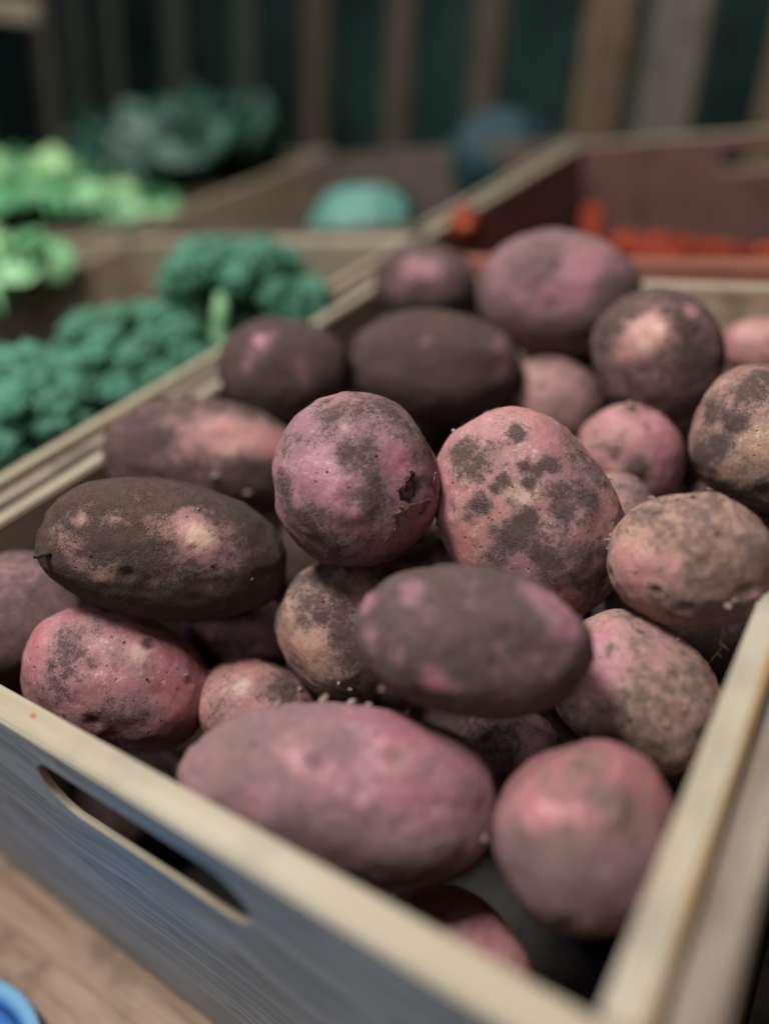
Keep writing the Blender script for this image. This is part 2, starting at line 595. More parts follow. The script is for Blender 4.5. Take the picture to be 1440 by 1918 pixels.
def potato_mat(name, off, skin, skin2, dirt, dust, fine=1., rough=.5, crisp=1.):
    t = NT(name)
    v = t.coords(off)
    D = t.attr('dirt')
    P = t.attr('pale')
    R = t.attr('red')
    low = t.noise(v, 26, 3, .5)
    mid = t.noise(v, 75, 6, .62, .6)
    fin = t.noise(v, 330, 6, .7, .3)
    gr = t.noise(v, 1500, 3, .75)
    c = t.mix(t.ramp(low, .38, .62), skin, skin2)
    # mottling of the skin itself
    c = t.mix(t.math('MULTIPLY', t.ramp(fin, .42, .62), .5), c, tuple(x * .62 for x in skin))
    c = t.mix(t.math('MULTIPLY', t.ramp(mid, .45, .7), .30), c, (skin[0] * 1.15, skin[1] * 1.7, skin[2] * 1.5))
    sc1 = t.ramp(t.noise(t.coords((off[2], off[0], 1)), 520, 5, .75), .50, .66)
    sc2 = t.ramp(t.noise(t.coords((off[2], off[1], 8)), 90, 4, .6), .42, .60)
    c = t.mix(t.math('MULTIPLY', t.math('MULTIPLY', sc1, sc2), .75), c, (skin[0] * 1.35, skin[1] * 2.3, skin[2] * 2.1))
    c = t.mix(t.math('MULTIPLY', R, .5), c, (skin[0] * .95, skin[1] * .60, skin[2] * .80))
    pm = t.ramp(t.math('ADD', P, t.math('MULTIPLY', t.math('SUBTRACT', mid, .5), 1.1)), .30, .75)
    c = t.mix(t.math('MULTIPLY', pm, .75), c, (.56, .37, .27))
    # lenticels: small dark and light specks
    vd = t.voro(v, 260)
    sp = t.math('MULTIPLY', t.ramp(vd, .22, .10), t.ramp(t.noise(v, 140, 2), .52, .60))
    c = t.mix(t.math('MULTIPLY', sp, .6), c, tuple(x * .7 for x in dirt))
    vd2 = t.voro(t.coords((off[0] + 3, off[1], off[2])), 180)
    sp2 = t.math('MULTIPLY', t.ramp(vd2, .14, .05), .45)
    c = t.mix(sp2, c, (.55, .38, .32))
    # dry dust film
    Da = t.math('ADD', D, t.math('MULTIPLY', t.math('SUBTRACT', mid, .5), .9))
    film = t.ramp(t.math('ADD', Da, t.math('MULTIPLY', t.math('SUBTRACT', gr, .5), .35)), .02, .58)
    c = t.mix(t.math('MULTIPLY', film, .86), c, dust)
    # caked soil: crisp ragged patches
    Db = t.math('ADD', t.math('ADD', D, t.math('MULTIPLY', t.math('SUBTRACT', mid, .5), 1.35)),
                t.math('ADD', t.math('MULTIPLY', t.math('SUBTRACT', fin, .5), 1.35), t.math('MULTIPLY', t.math('SUBTRACT', gr, .5), 1.1)))
    cr = t.ramp(Db, .60 - .20 / crisp, .60 + .26 / crisp)
    c2 = t.mix(t.ramp(gr, .40, .62), dirt, tuple(min(1, x * 1.7) for x in dirt))
    c2 = t.mix(t.math('MULTIPLY', t.ramp(t.noise(t.coords((off[1], off[2], 5)), 110, 5, .7), .42, .62), .6), c2, (dirt[0] * 2.3, dirt[1] * 2.0, dirt[2] * 1.9))
    c = t.mix(t.math('MULTIPLY', cr, .80), c, c2)
    # second thin speckle of soil grains everywhere
    g2 = t.ramp(t.math('ADD', gr, t.math('MULTIPLY', D, .14)), .64, .72)
    c = t.mix(t.math('MULTIPLY', g2, .7 * fine), c, tuple(x * .8 for x in dirt))
    t.l(c, t.b.inputs['Base Color'])
    rg = t.n('ShaderNodeMapRange')
    t.l(t.math('MAXIMUM', film, cr), rg.inputs[0])
    rg.inputs[3].default_value = rough
    rg.inputs[4].default_value = .92
    t.l(rg.outputs[0], t.b.inputs['Roughness'])
    sg = t.n('ShaderNodeMapRange')
    t.l(t.math('MAXIMUM', film, cr), sg.inputs[0])
    sg.inputs[3].default_value = .5
    sg.inputs[4].default_value = .12
    t.l(sg.outputs[0], t.b.inputs['Specular IOR Level'])
    t.b.inputs['Subsurface Weight'].default_value = 0
    h = t.math('ADD', t.math('MULTIPLY', fin, .5), t.math('MULTIPLY', cr, .45))
    h = t.math('ADD', h, t.math('MULTIPLY', gr, t.math('ADD', .10, t.math('MULTIPLY', cr, .30))))
    h = t.math('SUBTRACT', h, t.math('MULTIPLY', sp, .4))
    t.l(t.bump(h, .75 * fine, .0013), t.b.inputs['Normal'])
    return t.m


PINK = (.36, .145, .162)
PINK2 = (.26, .105, .125)
SALM = (.42, .180, .150)
TAN = (.40, .225, .15)
RED = (.35, .115, .115)
MAG = (.25, .095, .130)
DUST = (.165, .108, .100)
DUSTP = (.225, .135, .135)
DUSTT = (.31, .20, .155)
DIRT = (.044, .030, .025)
DIRTB = (.050, .034, .030)
GREYD = (.095, .064, .060)
# name: (u, v, a, b, angle, depth, subdiv, egg, base dirt, skin, skin2, dirt, dust, blobs, label)
# blobs: (kind, u, v, r, strength); kinds: d soil and some painted shade, p pale and painted highlights, r red, b bump (mm), e eye
POT = dict(
    A=(638, 1486, 300, 183, 7, .2682, 6, .03, .40, PINK, PINK2, GREYD, DUSTP,
       [('d', 740, 1350, 75, -.35), ('r', 760, 1350, 60, .4), ('d', 680, 1460, 95, -.32), ('d', 560, 1430, 45, -.3), ('r', 600, 1440, 60, .3), ('d', 840, 1500, 60, -.3), ('d', 450, 1400, 90, .2),
        ('d', 620, 1620, 170, .30), ('d', 640, 1390, 40, .25), ('d', 760, 1550, 40, -.2), ('d', 480, 1520, 40, -.2), ('b', 500, 1350, 60, 1.0), ('b', 800, 1340, 50, -1.5), ('e', 670, 1480, 14, .8), ('e', 880, 1400, 10, .7)],
       'largest pink potato, long and dusty, lying behind the crate\'s front rim'),
    B=(1096, 1567, 192, 173, 75, .2460, 6, -.03, .26, RED, PINK, GREYD, DUST,
       [('r', 1050, 1440, 70, .5), ('r', 1180, 1470, 60, .6), ('d', 1135, 1500, 36, .45), ('p', 1100, 1428, 16, .6), ('d', 1100, 1430, 22, .3), ('d', 1060, 1570, 20, .4), ('d', 1090, 1670, 110, .5), ('d', 960, 1600, 60, .25),
        ('p', 1080, 1510, 36, .25), ('d', 1090, 1520, 40, -.3), ('d', 1190, 1400, 40, .2), ('e', 1100, 1428, 16, 1.5), ('e', 1140, 1510, 12, 1.2), ('d', 1010, 1520, 40, -.3), ('b', 1110, 1480, 40, -1.2)],
       'round red potato in the near right corner of the crate, blurred'),
    C=(868, 1790, 165, 105, 50, .2722, 5, 0, .12, PINK, SALM, GREYD, DUSTP,
       [('p', 838, 1735, 25, .5), ('d', 880, 1640, 50, .3)], 'small clean pink potato low in the gap by the front rim, under the red one'),  # pale blob is a gloss highlight put into the skin colour
    D=(221, 1272, 176, 138, 18, .3541, 6, .02, .14, PINK, RED, DIRTB, DUSTP,
       [('d', 130, 1200, 50, .24), ('d', 280, 1205, 13, .75), ('d', 215, 1325, 30, .30), ('d', 270, 1330, 26, .25), ('d', 115, 1260, 40, .28), ('d', 200, 1400, 100, .35), ('p', 262, 1222, 26, .75), ('r', 352, 1230, 45, .7),  # pale blob here paints in the glossy highlight
        ('r', 300, 1160, 40, .35), ('d', 190, 1160, 30, .30), ('d', 100, 1300, 40, .2), ('d', 345, 1290, 50, -.2), ('e', 278, 1206, 9, 1.2), ('e', 355, 1278, 7, .9), ('d', 320, 1180, 40, -.15), ('d', 170, 1230, 40, -.15)],
       'smooth pink potato with one dark eye in the left corner behind the front rim'),
    E=(315, 1029, 228, 134, 9, .3502, 6, -.02, .80, PINK, TAN, DIRT, (.100, .070, .055),
       [('d', 372, 1000, 42, -.62), ('p', 372, 1003, 34, .9), ('d', 325, 1015, 45, -.36), ('d', 190, 1082, 34, -.42), ('d', 120, 1000, 32, -.40), ('d', 140, 1050, 25, -.3), ('r', 110, 1010, 30, .4), ('d', 215, 965, 26, -.38), ('d', 255, 985, 20, -.3),
        ('d', 420, 1040, 40, -.28), ('d', 300, 975, 26, -.3), ('d', 160, 970, 24, -.34), ('d', 240, 1060, 40, -.16), ('d', 345, 965, 30, -.3), ('d', 310, 1090, 30, -.22), ('e', 360, 1030, 6, .8), ('b', 110, 1050, 40, 1.5), ('b', 200, 1085, 12, 1.2)],
       'long dark soil-covered potato with a small stem, one pale bare patch, on the left'),
    F=(20, 1170, 150, 128, -30, .3869, 5, 0, .52, PINK2, PINK, GREYD, DUST,
       [('p', 20, 1090, 20, .5), ('p', 60, 1060, 15, .4), ('d', 20, 1240, 70, .3)], 'dull mauve potato cut off by the left edge of the photo, against the crate side'),
    G=(667, 899, 162, 157, 75, .3367, 6, .05, .30, PINK, MAG, DIRTB, DUST,
       [('d', 700, 765, 75, .26), ('d', 648, 850, 26, .36), ('d', 695, 850, 26, .34), ('d', 700, 890, 22, .40), ('d', 690, 925, 26, .34), ('d', 590, 960, 30, .25), ('d', 545, 985, 40, .30), ('d', 795, 830, 55, .34), ('d', 740, 850, 42, -.36), ('r', 745, 870, 55, .7),
        ('p', 645, 800, 16, .8), ('d', 600, 870, 45, -.26), ('d', 620, 930, 40, -.18), ('r', 700, 990, 60, .45), ('d', 640, 1030, 90, .22), ('d', 530, 900, 30, .25), ('r', 790, 970, 50, 1.0), ('d', 795, 965, 45, -.3), ('d', 620, 780, 30, .2),
        ('b', 540, 820, 50, -1.3), ('b', 800, 800, 50, -1.2), ('d', 770, 915, 16, .5)],
       'round pinkish-purple potato on top of the heap at the centre, with torn peeling skin'),
    H=(985, 966, 214, 162, 60, .3407, 6, .02, .17, SALM, PINK, DIRTB, DUST,
       [('d', 962, 1005, 33, .75), ('d', 985, 975, 20, .5), ('d', 905, 860, 40, .42), ('d', 897, 950, 22, .65), ('d', 880, 975, 14, .5), ('d', 1032, 866, 15, .95), ('d', 1055, 960, 22, .5), ('d', 1040, 920, 20, .5), ('d', 1095, 1060, 38, .42), ('d', 1090, 850, 55, .40),
        ('d', 965, 815, 14, .8), ('d', 975, 875, 9, .9), ('d', 1000, 880, 8, .8), ('d', 990, 905, 9, .8), ('d', 1020, 1050, 36, .5), ('d', 1090, 930, 30, .4), ('p', 980, 925, 46, .7), ('d', 850, 1000, 40, -.2), ('r', 850, 1000, 55, .25),
        ('d', 920, 1060, 30, .35), ('d', 1130, 960, 40, .35), ('d', 940, 900, 10, .6), ('d', 925, 915, 8, .6), ('b', 1075, 830, 60, -1.5), ('d', 860, 840, 30, .3), ('d', 1110, 1100, 60, .35)],
       'big upright salmon-pink potato covered in dark soil spots right of the centre one'),
    I=(882, 1200, 226, 146, 9, .2642, 6, .02, .64, PINK, MAG, (.075, .053, .048), (.125, .088, .080),
       [('d', 690, 1125, 22, -.5), ('r', 700, 1125, 40, .8), ('d', 770, 1120, 34, -.42), ('r', 780, 1130, 60, .5), ('d', 812, 1278, 26, -.75), ('r', 812, 1278, 36, 1.), ('d', 1040, 1130, 40, -.48), ('d', 1050, 1180, 42, -.42), ('p', 1040, 1160, 22, .4),
        ('d', 690, 1190, 32, -.36), ('d', 800, 1150, 24, -.22), ('d', 940, 1215, 12, -.2), ('p', 940, 1215, 9, .6), ('d', 1080, 1150, 30, -.2), ('b', 1080, 1130, 50, -2), ('e', 940, 1190, 14, .8), ('d', 1000, 1110, 40, -.25), ('d', 740, 1230, 30, -.2), ('d', 1060, 1240, 60, -.1)],
       'oval grey-brown dusty potato with a magenta spot, lying on the largest pink one'),
    J=(640, 1180, 130, 118, 60, .3575, 6, 0, .36, TAN, SALM, DIRTB, DUST,
       [('d', 585, 1075, 60, .25), ('d', 600, 1155, 10, .8), ('d', 640, 1140, 34, .42), ('d', 655, 1240, 40, .42), ('d', 640, 1190, 20, .3), ('p', 590, 1200, 50, .4), ('d', 590, 1210, 45, -.28), ('p', 660, 1170, 14, .7)],
       'tan-pink speckled potato wedged under the centre one, half hidden'),
    K=(480, 1330, 112, 98, 20, .3574, 6, 0, .26, SALM, PINK, DIRTB, DUST,
       [('p', 452, 1288, 24, .9), ('d', 530, 1300, 40, .35), ('d', 530, 1260, 30, .2), ('r', 440, 1255, 22, .3)], 'small salmon potato peeping out behind the largest pink one, by the smooth pink one'),  # pale blob is the highlight, painted on the skin
    L=(1290, 1050, 168, 126, 5, .2947, 6, .0, .50, SALM, PINK, GREYD, DUSTT,
       [('d', 1185, 1065, 50, -.42), ('r', 1180, 1110, 30, .4), ('d', 1260, 1070, 30, -.2), ('d', 1320, 1130, 70, .22), ('p', 1300, 960, 40, .35), ('d', 1230, 1105, 14, .4), ('r', 1230, 1090, 50, .3), ('b', 1330, 930, 35, 2.0), ('b', 1250, 930, 30, -.8),  # wide low soil blob is underside shade put into the colour
        ('b', 1312, 1015, 8, -.9), ('b', 1305, 965, 14, .8), ('b', 1285, 985, 10, .8), ('b', 1340, 980, 12, .8), ('b', 1190, 1050, 60, 1.), ('e', 1230, 1105, 8, 1.), ('d', 1400, 1020, 60, .15)],
       'dusty tan potato with flaking bumpy skin on top, beside the right rim'),
    M=(1190, 1297, 176, 134, 42, .2987, 6, -.04, .42, PINK, SALM, GREYD, (.27, .185, .145),
       [('d', 1110, 1200, 55, -.38), ('d', 1120, 1290, 45, -.28), ('p', 1112, 1245, 26, .3), ('r', 1130, 1280, 60, .3), ('d', 1145, 1215, 9, .6), ('d', 1280, 1325, 6, .8), ('d', 1172, 1300, 6, .8), ('d', 1270, 1330, 80, .12), ('d', 1170, 1390, 70, .22), ('r', 1120, 1185, 25, .6),
        ('b', 1230, 1180, 70, -2.0), ('b', 1340, 1330, 50, 1)],
       'pink-brown potato slanting down to the right rim, above the round red one'),
    N=(388, 862, 186, 114, 8, .4577, 6, .0, .62, PINK, SALM, DIRT, DUST,
       [('d', 440, 815, 45, -.52), ('d', 390, 800, 40, -.40), ('p', 430, 850, 18, .6), ('d', 500, 830, 40, -.45), ('d', 480, 890, 30, .35), ('d', 350, 830, 26, -.25), ('d', 545, 850, 45, -.5), ('d', 430, 905, 34, .3), ('r', 540, 850, 50, .4), ('d', 260, 830, 60, .2)],
       'blurred dark potato with pink upper side against the left crate wall'),
    O=(537, 700, 124, 104, 10, .4929, 5, 0, .85, PINK, MAG, DIRT, (.12, .08, .07),
       [('d', 490, 635, 26, -.62), ('r', 490, 635, 40, .6), ('d', 465, 690, 30, -.42), ('d', 570, 690, 28, -.45), ('r', 560, 690, 60, .6)],
       'nearly black potato with pink smudges leaning on the left rim'),
    P=(815, 690, 158, 108, 6, .4965, 5, .0, .78, PINK, MAG, DIRTB, (.098, .068, .058),
       [('d', 935, 640, 34, -.45), ('d', 940, 690, 30, -.35), ('r', 945, 690, 40, .6), ('p', 900, 665, 10, .5), ('d', 800, 640, 10, -.3), ('d', 870, 640, 14, -.3)],
       'oval dark brown potato with a pink right end behind the centre one'),
    Q=(798, 530, 98, 74, 10, .6196, 5, 0, .66, PINK, MAG, DIRT, DUST,
       [('d', 770, 500, 26, -.42), ('p', 800, 510, 12, .7), ('d', 810, 505, 24, -.35), ('d', 740, 540, 30, -.2)], 'farthest left potato, small and dark, in the back corner of the crate'),
    R=(1045, 552, 155, 118, 3, .5181, 5, .0, .44, PINK, PINK2, DIRTB, DUST,
       [('d', 1085, 520, 40, -.55), ('r', 1080, 520, 60, .5), ('d', 1060, 560, 40, -.4), ('d', 1000, 500, 34, .2), ('d', 1090, 610, 60, .35), ('d', 960, 560, 50, -.1), ('d', 1150, 540, 50, .25), ('d', 1130, 490, 30, -.3)],
       'large dusty potato with a pink-violet top at the far end of the heap'),
    S=(1230, 668, 128, 122, 70, .4367, 5, 0, .62, SALM, PINK, DIRT, DUST,
       [('d', 1205, 610, 30, -.7), ('d', 1225, 640, 30, -.6), ('p', 1230, 620, 26, .6), ('d', 1290, 580, 14, -.6), ('d', 1275, 600, 20, .3), ('p', 1195, 650, 16, .6), ('d', 1160, 640, 30, -.3), ('d', 1280, 670, 50, .15), ('e', 1232, 606, 8, 1.)],
       'round dark potato with an orange-pink bare patch near the back right'),
    T=(1035, 755, 95, 84, 20, .5103, 5, 0, .40, TAN, PINK, DIRTB, DUST, [('d', 1020, 740, 40, -.2)], 'brownish pink potato low in the gap behind the spotted one'),
    U=(1180, 852, 104, 94, 20, .4147, 5, 0, .16, PINK, SALM, DIRTB, DUST,
       [('r', 1150, 790, 30, .6), ('r', 1220, 810, 40, .6), ('d', 1195, 880, 28, .7), ('p', 1140, 830, 30, .3), ('d', 1180, 765, 20, .4), ('d', 1120, 870, 30, .1), ('d', 1160, 920, 30, .5)],
       'small bright pink potato with a dark patch between the spotted one and the right edge'),
    V=(1425, 822, 142, 137, 20, .3578, 6, 0, .34, TAN, SALM, DIRTB, DUST,
       [('d', 1375, 790, 22, .7), ('d', 1330, 780, 26, .4), ('d', 1400, 730, 30, .3), ('d', 1340, 830, 20, .4), ('p', 1400, 800, 50, .5), ('d', 1440, 820, 40, -.25), ('d', 1400, 930, 60, .35), ('d', 1430, 700, 30, .35), ('d', 1310, 860, 30, .3)],
       'tan spotted potato cut off by the right edge of the photo'),
    W=(1425, 652, 80, 55, 0, .5016, 5, 0, .05, SALM, PINK, DIRTB, DUSTP, [], 'clean pink potato at the far right edge beneath the rear wall'),
    X=(1385, 1290, 78, 62, 20, .3877, 5, 0, .60, TAN, PINK, DIRTB, DUST, [('p', 1350, 1270, 16, .5)], 'dim potato deep in the gap beside the right rim'),
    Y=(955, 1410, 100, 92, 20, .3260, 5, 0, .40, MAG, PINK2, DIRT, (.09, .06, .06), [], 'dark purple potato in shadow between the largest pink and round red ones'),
    Z=(775, 1010, 95, 72, 20, .4066, 5, 0, .45, TAN, PINK, DIRTB, DUST, [], 'brown potato glimpsed between the centre potato and the big spotted one'),
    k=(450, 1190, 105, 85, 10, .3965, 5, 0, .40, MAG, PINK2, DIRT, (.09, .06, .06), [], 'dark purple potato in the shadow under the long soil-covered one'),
    m=(1150, 975, 80, 90, 10, .3854, 5, 0, .40, TAN, PINK, DIRTB, DUST, [('p', 1180, 900, 20, .2)], 'tan-brown potato tucked behind the big spotted potato\'s right side'),
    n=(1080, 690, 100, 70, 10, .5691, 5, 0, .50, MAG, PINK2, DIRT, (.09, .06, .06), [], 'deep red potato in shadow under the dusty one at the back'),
)
ELL = {}
PO = {}


def smoothexp(d, r):
    return np.exp(-(d / r) ** 2 * 1.4)


def potato(key, idx):
    u, v, a, b, ang, d, sub, egg, base, skin, skin2, dirt, dust, blobs, label = POT[key]
    ang = math.radians(ang)
    r = ray(u, v)
    ctr = CAM + r * d
    nn = r / np.linalg.norm(r)

    def pt(uu, vv):
        q = ray(uu, vv)
        return CAM + q * (nn @ (ctr - CAM)) / (nn @ q)
    e1 = pt(u + a * math.cos(ang), v + a * math.sin(ang)) - ctr
    e2 = pt(u - b * math.sin(ang), v + b * math.cos(ang)) - ctr
    e3 = nn * np.linalg.norm(e2)
    kk = math.sqrt(max(.5, 1 - (np.linalg.norm(e2) / np.linalg.norm(ctr - CAM)) ** 2))
    A = np.stack([e1 * kk, e2 * kk, e3 * kk], 1)
    if np.linalg.det(A) < 0:
        A[:, 2] *= -1
    ELL[key] = (ctr, A)
    p, f = ico(sub)
    seed = idx * 13 + 5
    # slightly boxy, slightly egg shaped
    q = p / (np.sum(np.abs(p) ** 2.18, 1) ** (1 / 2.18))[:, None]
    q = q.copy()
    q[:, 1:] *= (1 + egg * q[:, :1] - .015)
    lum = fbm(p * 1.5 + idx * 7.3, 2, seed)
    lum2 = fbm(p * 3.6 + idx * 3.1, 3, seed + 3)
    q *= (1 + .11 * lum + .065 * lum2)[:, None]
    V = q @ A.T
    nrm = V / np.linalg.norm(V, axis=1)[:, None]
    mm = np.zeros(len(V))
    dirtv = np.full(len(V), base) + .16 * fbm(p * 2.2 + idx, 3, seed + 9)
    pale = np.zeros(len(V))
    red = np.zeros(len(V))
    # surface points as pixels, used only to say where on the skin each patch sits
    Wp = (V + ctr - CAM) @ RM.T
    uu = 720 + F * Wp[:, 0] / Wp[:, 2]
    vv = 959 + F * Wp[:, 1] / Wp[:, 2]
    facing = (nrm @ nn) < .1
    for kd, bu, bv, br, s in blobs:
        dd = (uu - bu) ** 2 + (vv - bv) ** 2 + (~facing) * 1e7
        anchor = V[np.argmin(dd)]
        rad = br * d / F
        wob = 1 + .55 * fbm(V / rad * .9 + bu, 3, seed + int(bu)) * 2
        dist = np.linalg.norm(V - anchor, axis=1) * wob
        g = smoothexp(dist, rad * 1.15)
        if kd == 'd':
            dirtv += g * s
        elif kd == 'p':
            pale += g * s
        elif kd == 'r':
            red += g * s
        elif kd == 'b':
            mm += smoothexp(np.linalg.norm(V - anchor, axis=1), rad) * s
        elif kd == 'e':
            dd0 = np.linalg.norm(V - anchor, axis=1)
            mm += (-smoothexp(dd0, rad) + .45 * smoothexp(np.abs(dd0 - rad * 1.9), rad * .7)) * s
    # a few eyes anywhere on the skin
    rng = np.random.RandomState(seed)
    for _ in range(10):
        anchor = V[rng.randint(len(V))]
        rad = .0022 + .0016 * rng.rand()
        dd0 = np.linalg.norm(V - anchor, axis=1)
        mm += (-smoothexp(dd0, rad) + .35 * smoothexp(np.abs(dd0 - rad * 2), rad)) * (.7 + .8 * rng.rand())
        dirtv += smoothexp(dd0, rad * .9) * .35
    sc_ = np.linalg.norm(V, axis=1).mean()
    mm += 1.1 * fbm(V / .011 + idx * 3, 3, seed + 21)
    mm += .34 * fbm(V / .0032 + idx * 3, 3, seed + 22) * (1 + 1.2 * np.clip(dirtv - .4, 0, 1))
    V = V + nrm * (mm * .001)[:, None]
    me = mesh_from(V, f, 'potato')
    for nm, arr in (('dirt', dirtv), ('pale', pale), ('red', np.clip(red, 0, 1))):
        at = me.attributes.new(nm, 'FLOAT', 'POINT')
        at.data.foreach_set('value', arr.astype(np.float32))
    soft = key in 'ABR'
    m = potato_mat('potato_skin_%02d' % idx, (idx * 1.7, idx * .9, idx * 2.3), skin, skin2, dirt, dust, fine=.7 if soft else 1., rough=.36 if key in 'ACDKB' else .50, crisp=.45 if soft else 1.)
    o = link('potato', me, m, None, tuple(ctr))
    tag(o, label, 'potato', 'potatoes heaped in the crate')
    PO[key] = (o, V, nrm, uu, vv, facing, ctr, d)
    return o


for i_, k_ in enumerate(POT):
    potato(k_, i_)

# potatoes of the lower layer, seen only as dark shapes in the gaps
fill = []
rng = np.random.RandomState(3)
lowmesh = None
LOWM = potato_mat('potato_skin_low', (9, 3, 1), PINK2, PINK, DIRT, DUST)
for tries in range(7000):
    if len(fill) > 40:
        break
    c = np.array([-.035 - rng.rand() * (W_IN - .07), .035 + rng.rand() * (L_IN - .07), -.060 - rng.rand() * .105])
    if (c[0] > -.10 and c[1] < .09) or (c[1] < .06 and -.24 < c[0] < -.09):
        continue
    R0 = .030 if tries < 3000 else .0215
    ok = all(np.linalg.norm(c - q) > (.057 if R0 > .025 else .050) for q in fill)
    for ctr, A in ELL.values():
        dv = c - ctr
        dist = np.linalg.norm(dv)
        if dist < np.linalg.norm(A.T @ (dv / dist)) + R0 * .98:
            ok = False
            break
    if not ok:
        continue
    fill.append(c)
    if lowmesh is None:
        p, f = ico(5)
        q = p * (1 + .09 * fbm(p * 1.6, 3, 5))[:, None] * np.array([.036, .030, .029])
        lowmesh = mesh_from(q, f, 'potato')
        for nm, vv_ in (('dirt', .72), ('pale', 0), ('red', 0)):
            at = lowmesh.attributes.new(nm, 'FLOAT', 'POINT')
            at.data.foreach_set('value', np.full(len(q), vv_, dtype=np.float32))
        lowmesh.materials.append(LOWM)
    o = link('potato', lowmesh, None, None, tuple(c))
    if R0 < .025:
        o.scale = (.72, .72, .72)
    o.rotation_euler = (rng.rand() * 3, rng.rand() * 3, rng.rand() * 6)
    tag(o, 'dirty potato of the bottom layer, in deep shadow under the heap', 'potato', 'bottom layer potatoes')


# ------------------------------------------------------------------ peeling skin, roots, crumbs
FLAKE = plain('peeled_skin', (.50, .36, .33), .6, .3, (.30, .20, .19), 300)
FLAKED = plain('dry_skin', (.30, .20, .17), .7, .2, (.18, .12, .10), 300)
ROOT = plain('dry_root', (.24, .17, .13), .8, .2, (.12, .08, .06), 200)
ROOTD = plain('dark_stem', (.05, .035, .03), .8, .2, (.03, .02, .02), 200)
FLESH = plain('raw_red_skin', (.10, .045, .06), .45, .4, (.06, .03, .04), 300)


def surf(key, u, v, lift=0.):
    o, V, nrm, uu, vv, facing, ctr, d = PO[key]
    i = np.argmin((uu - u) ** 2 + (vv - v) ** 2 + (~facing) * 1e7)
    r = nrm[i]
    return V[i] + r * lift, r


def flake(key, pts, curl=.0012, mat=None, name='peeling_skin', w=.0016, seed=0):
    """a ragged ribbon of skin lifting off along the given surface points"""
    rg = random.Random(seed)
    bm = bmesh.new()
    d = PO[key][7]
    prev = None
    n = len(pts)
    P3 = [surf(key, u, v, .0002) for u, v in pts]
    seg = []
    for i in range(n - 1):
        for s in range(4):
            f_ = s / 4
            seg.append((P3[i][0] * (1 - f_) + P3[i + 1][0] * f_, P3[i][1]))
    seg.append(P3[-1])
    for i, (p, nr) in enumerate(seg):
        a = seg[max(0, i - 1)][0]
        b = seg[min(len(seg) - 1, i + 1)][0]
        tn = Vector(b - a).normalized()
        nv = Vector(nr).normalized()
        sd = tn.cross(nv).normalized()
        ww = w * (.35 + 1.0 * rg.random()) * (1 if 0 < i < len(seg) - 1 else .15)
        cl = curl * (.3 + rg.random())
        row = [bm.verts.new(Vector(p) - nv * .0003), bm.verts.new(Vector(p) + sd * ww * .5 + nv * cl * .6), bm.verts.new(Vector(p) + sd * ww * .95 + nv * cl * .9 + tn * rg.uniform(-.0004, .0004))]
        if prev:
            for k in range(2):
                bm.faces.new((prev[k], prev[k + 1], row[k + 1], row[k]))
        prev = row
    bmesh.ops.solidify(bm, geom=bm.faces[:], thickness=.00018)
    bmesh.ops.recalc_face_normals(bm, faces=bm.faces[:])
    me = bpy.data.meshes.new(name)
    bm.to_mesh(me)
    bm.free()
    return link(name, me, mat or FLAKE, PO[key][0])


def patch(key, pts, mat, name, lift=.00025):
    """thin scab following the skin, outlined by surface points"""
    bm = bmesh.new()
    c = np.mean(pts, axis=0)
    rings = []
    for s in (0.02, .35, .7, 1.):
        rings.append([bm.verts.new(surf(key, *(c + (np.array(q) - c) * s), lift * (1.0 if s < 1 else -.6) + .0002)[0]) for q in pts])
    n = len(pts)
    for a, b in zip(rings, rings[1:]):
        for k in range(n):
            bm.faces.new((a[k], a[(k + 1) % n], b[(k + 1) % n], b[k]))
    bm.faces.new(rings[0])
    bmesh.ops.solidify(bm, geom=bm.faces[:], thickness=.0002)
    bmesh.ops.recalc_face_normals(bm, faces=bm.faces[:])
    me = bpy.data.meshes.new(name)
    bm.to_mesh(me)
    bm.free()
    for p in me.polygons:
        p.use_smooth = True
    return link(name, me, mat, PO[key][0])


def tube(pts, r0, r1, name, mat, parent=None, seg=7, loc=None, bumps=.25, seed=1):
    rg = random.Random(seed)
    bm = bmesh.new()
    prev = None
    n = len(pts)
    for i, p in enumerate(pts):
        p = Vector(p)
        tn = (Vector(pts[min(n - 1, i + 1)]) - Vector(pts[max(0, i - 1)])).normalized()
        s = tn.orthogonal().normalized()
        t2 = tn.cross(s)
        r = r0 + (r1 - r0) * i / (n - 1)
        ring = [bm.verts.new(p + (s * math.cos(2 * math.pi * k / seg) + t2 * math.sin(2 * math.pi * k / seg)) * r * (1 + rg.uniform(-bumps, bumps))) for k in range(seg)]
        if prev:
            for k in range(seg):
                bm.faces.new((prev[k], prev[(k + 1) % seg], ring[(k + 1) % seg], ring[k]))
        else:
            bm.faces.new(ring[::-1])
        prev = ring
    bm.faces.new(prev)
    me = bpy.data.meshes.new(name)
    bm.to_mesh(me)
    bm.free()
    for q in me.polygons:
        q.use_smooth = True
    return link(name, me, mat, parent, loc)


# torn skin on the centre potato
flake('G', [(772, 882), (766, 897), (756, 912)], .0013, name='peeling_skin', seed=1, w=.0024)
flake('G', [(803, 935), (785, 943), (768, 948), (758, 958), (760, 970)], .0016, seed=2, w=.0024)
flake('G', [(756, 948), (745, 965), (742, 982)], .0022, seed=3, w=.0040)
flake('G', [(738, 992), (734, 1005), (722, 1014)], .0018, seed=4, w=.0028)
flake('G', [(815, 885), (812, 905), (818, 925)], .0008, seed=5, w=.0012)
patch('G', [(774, 884), (778, 905), (776, 925), (764, 944), (750, 936), (746, 920), (758, 903)], FLESH, 'torn_patch')
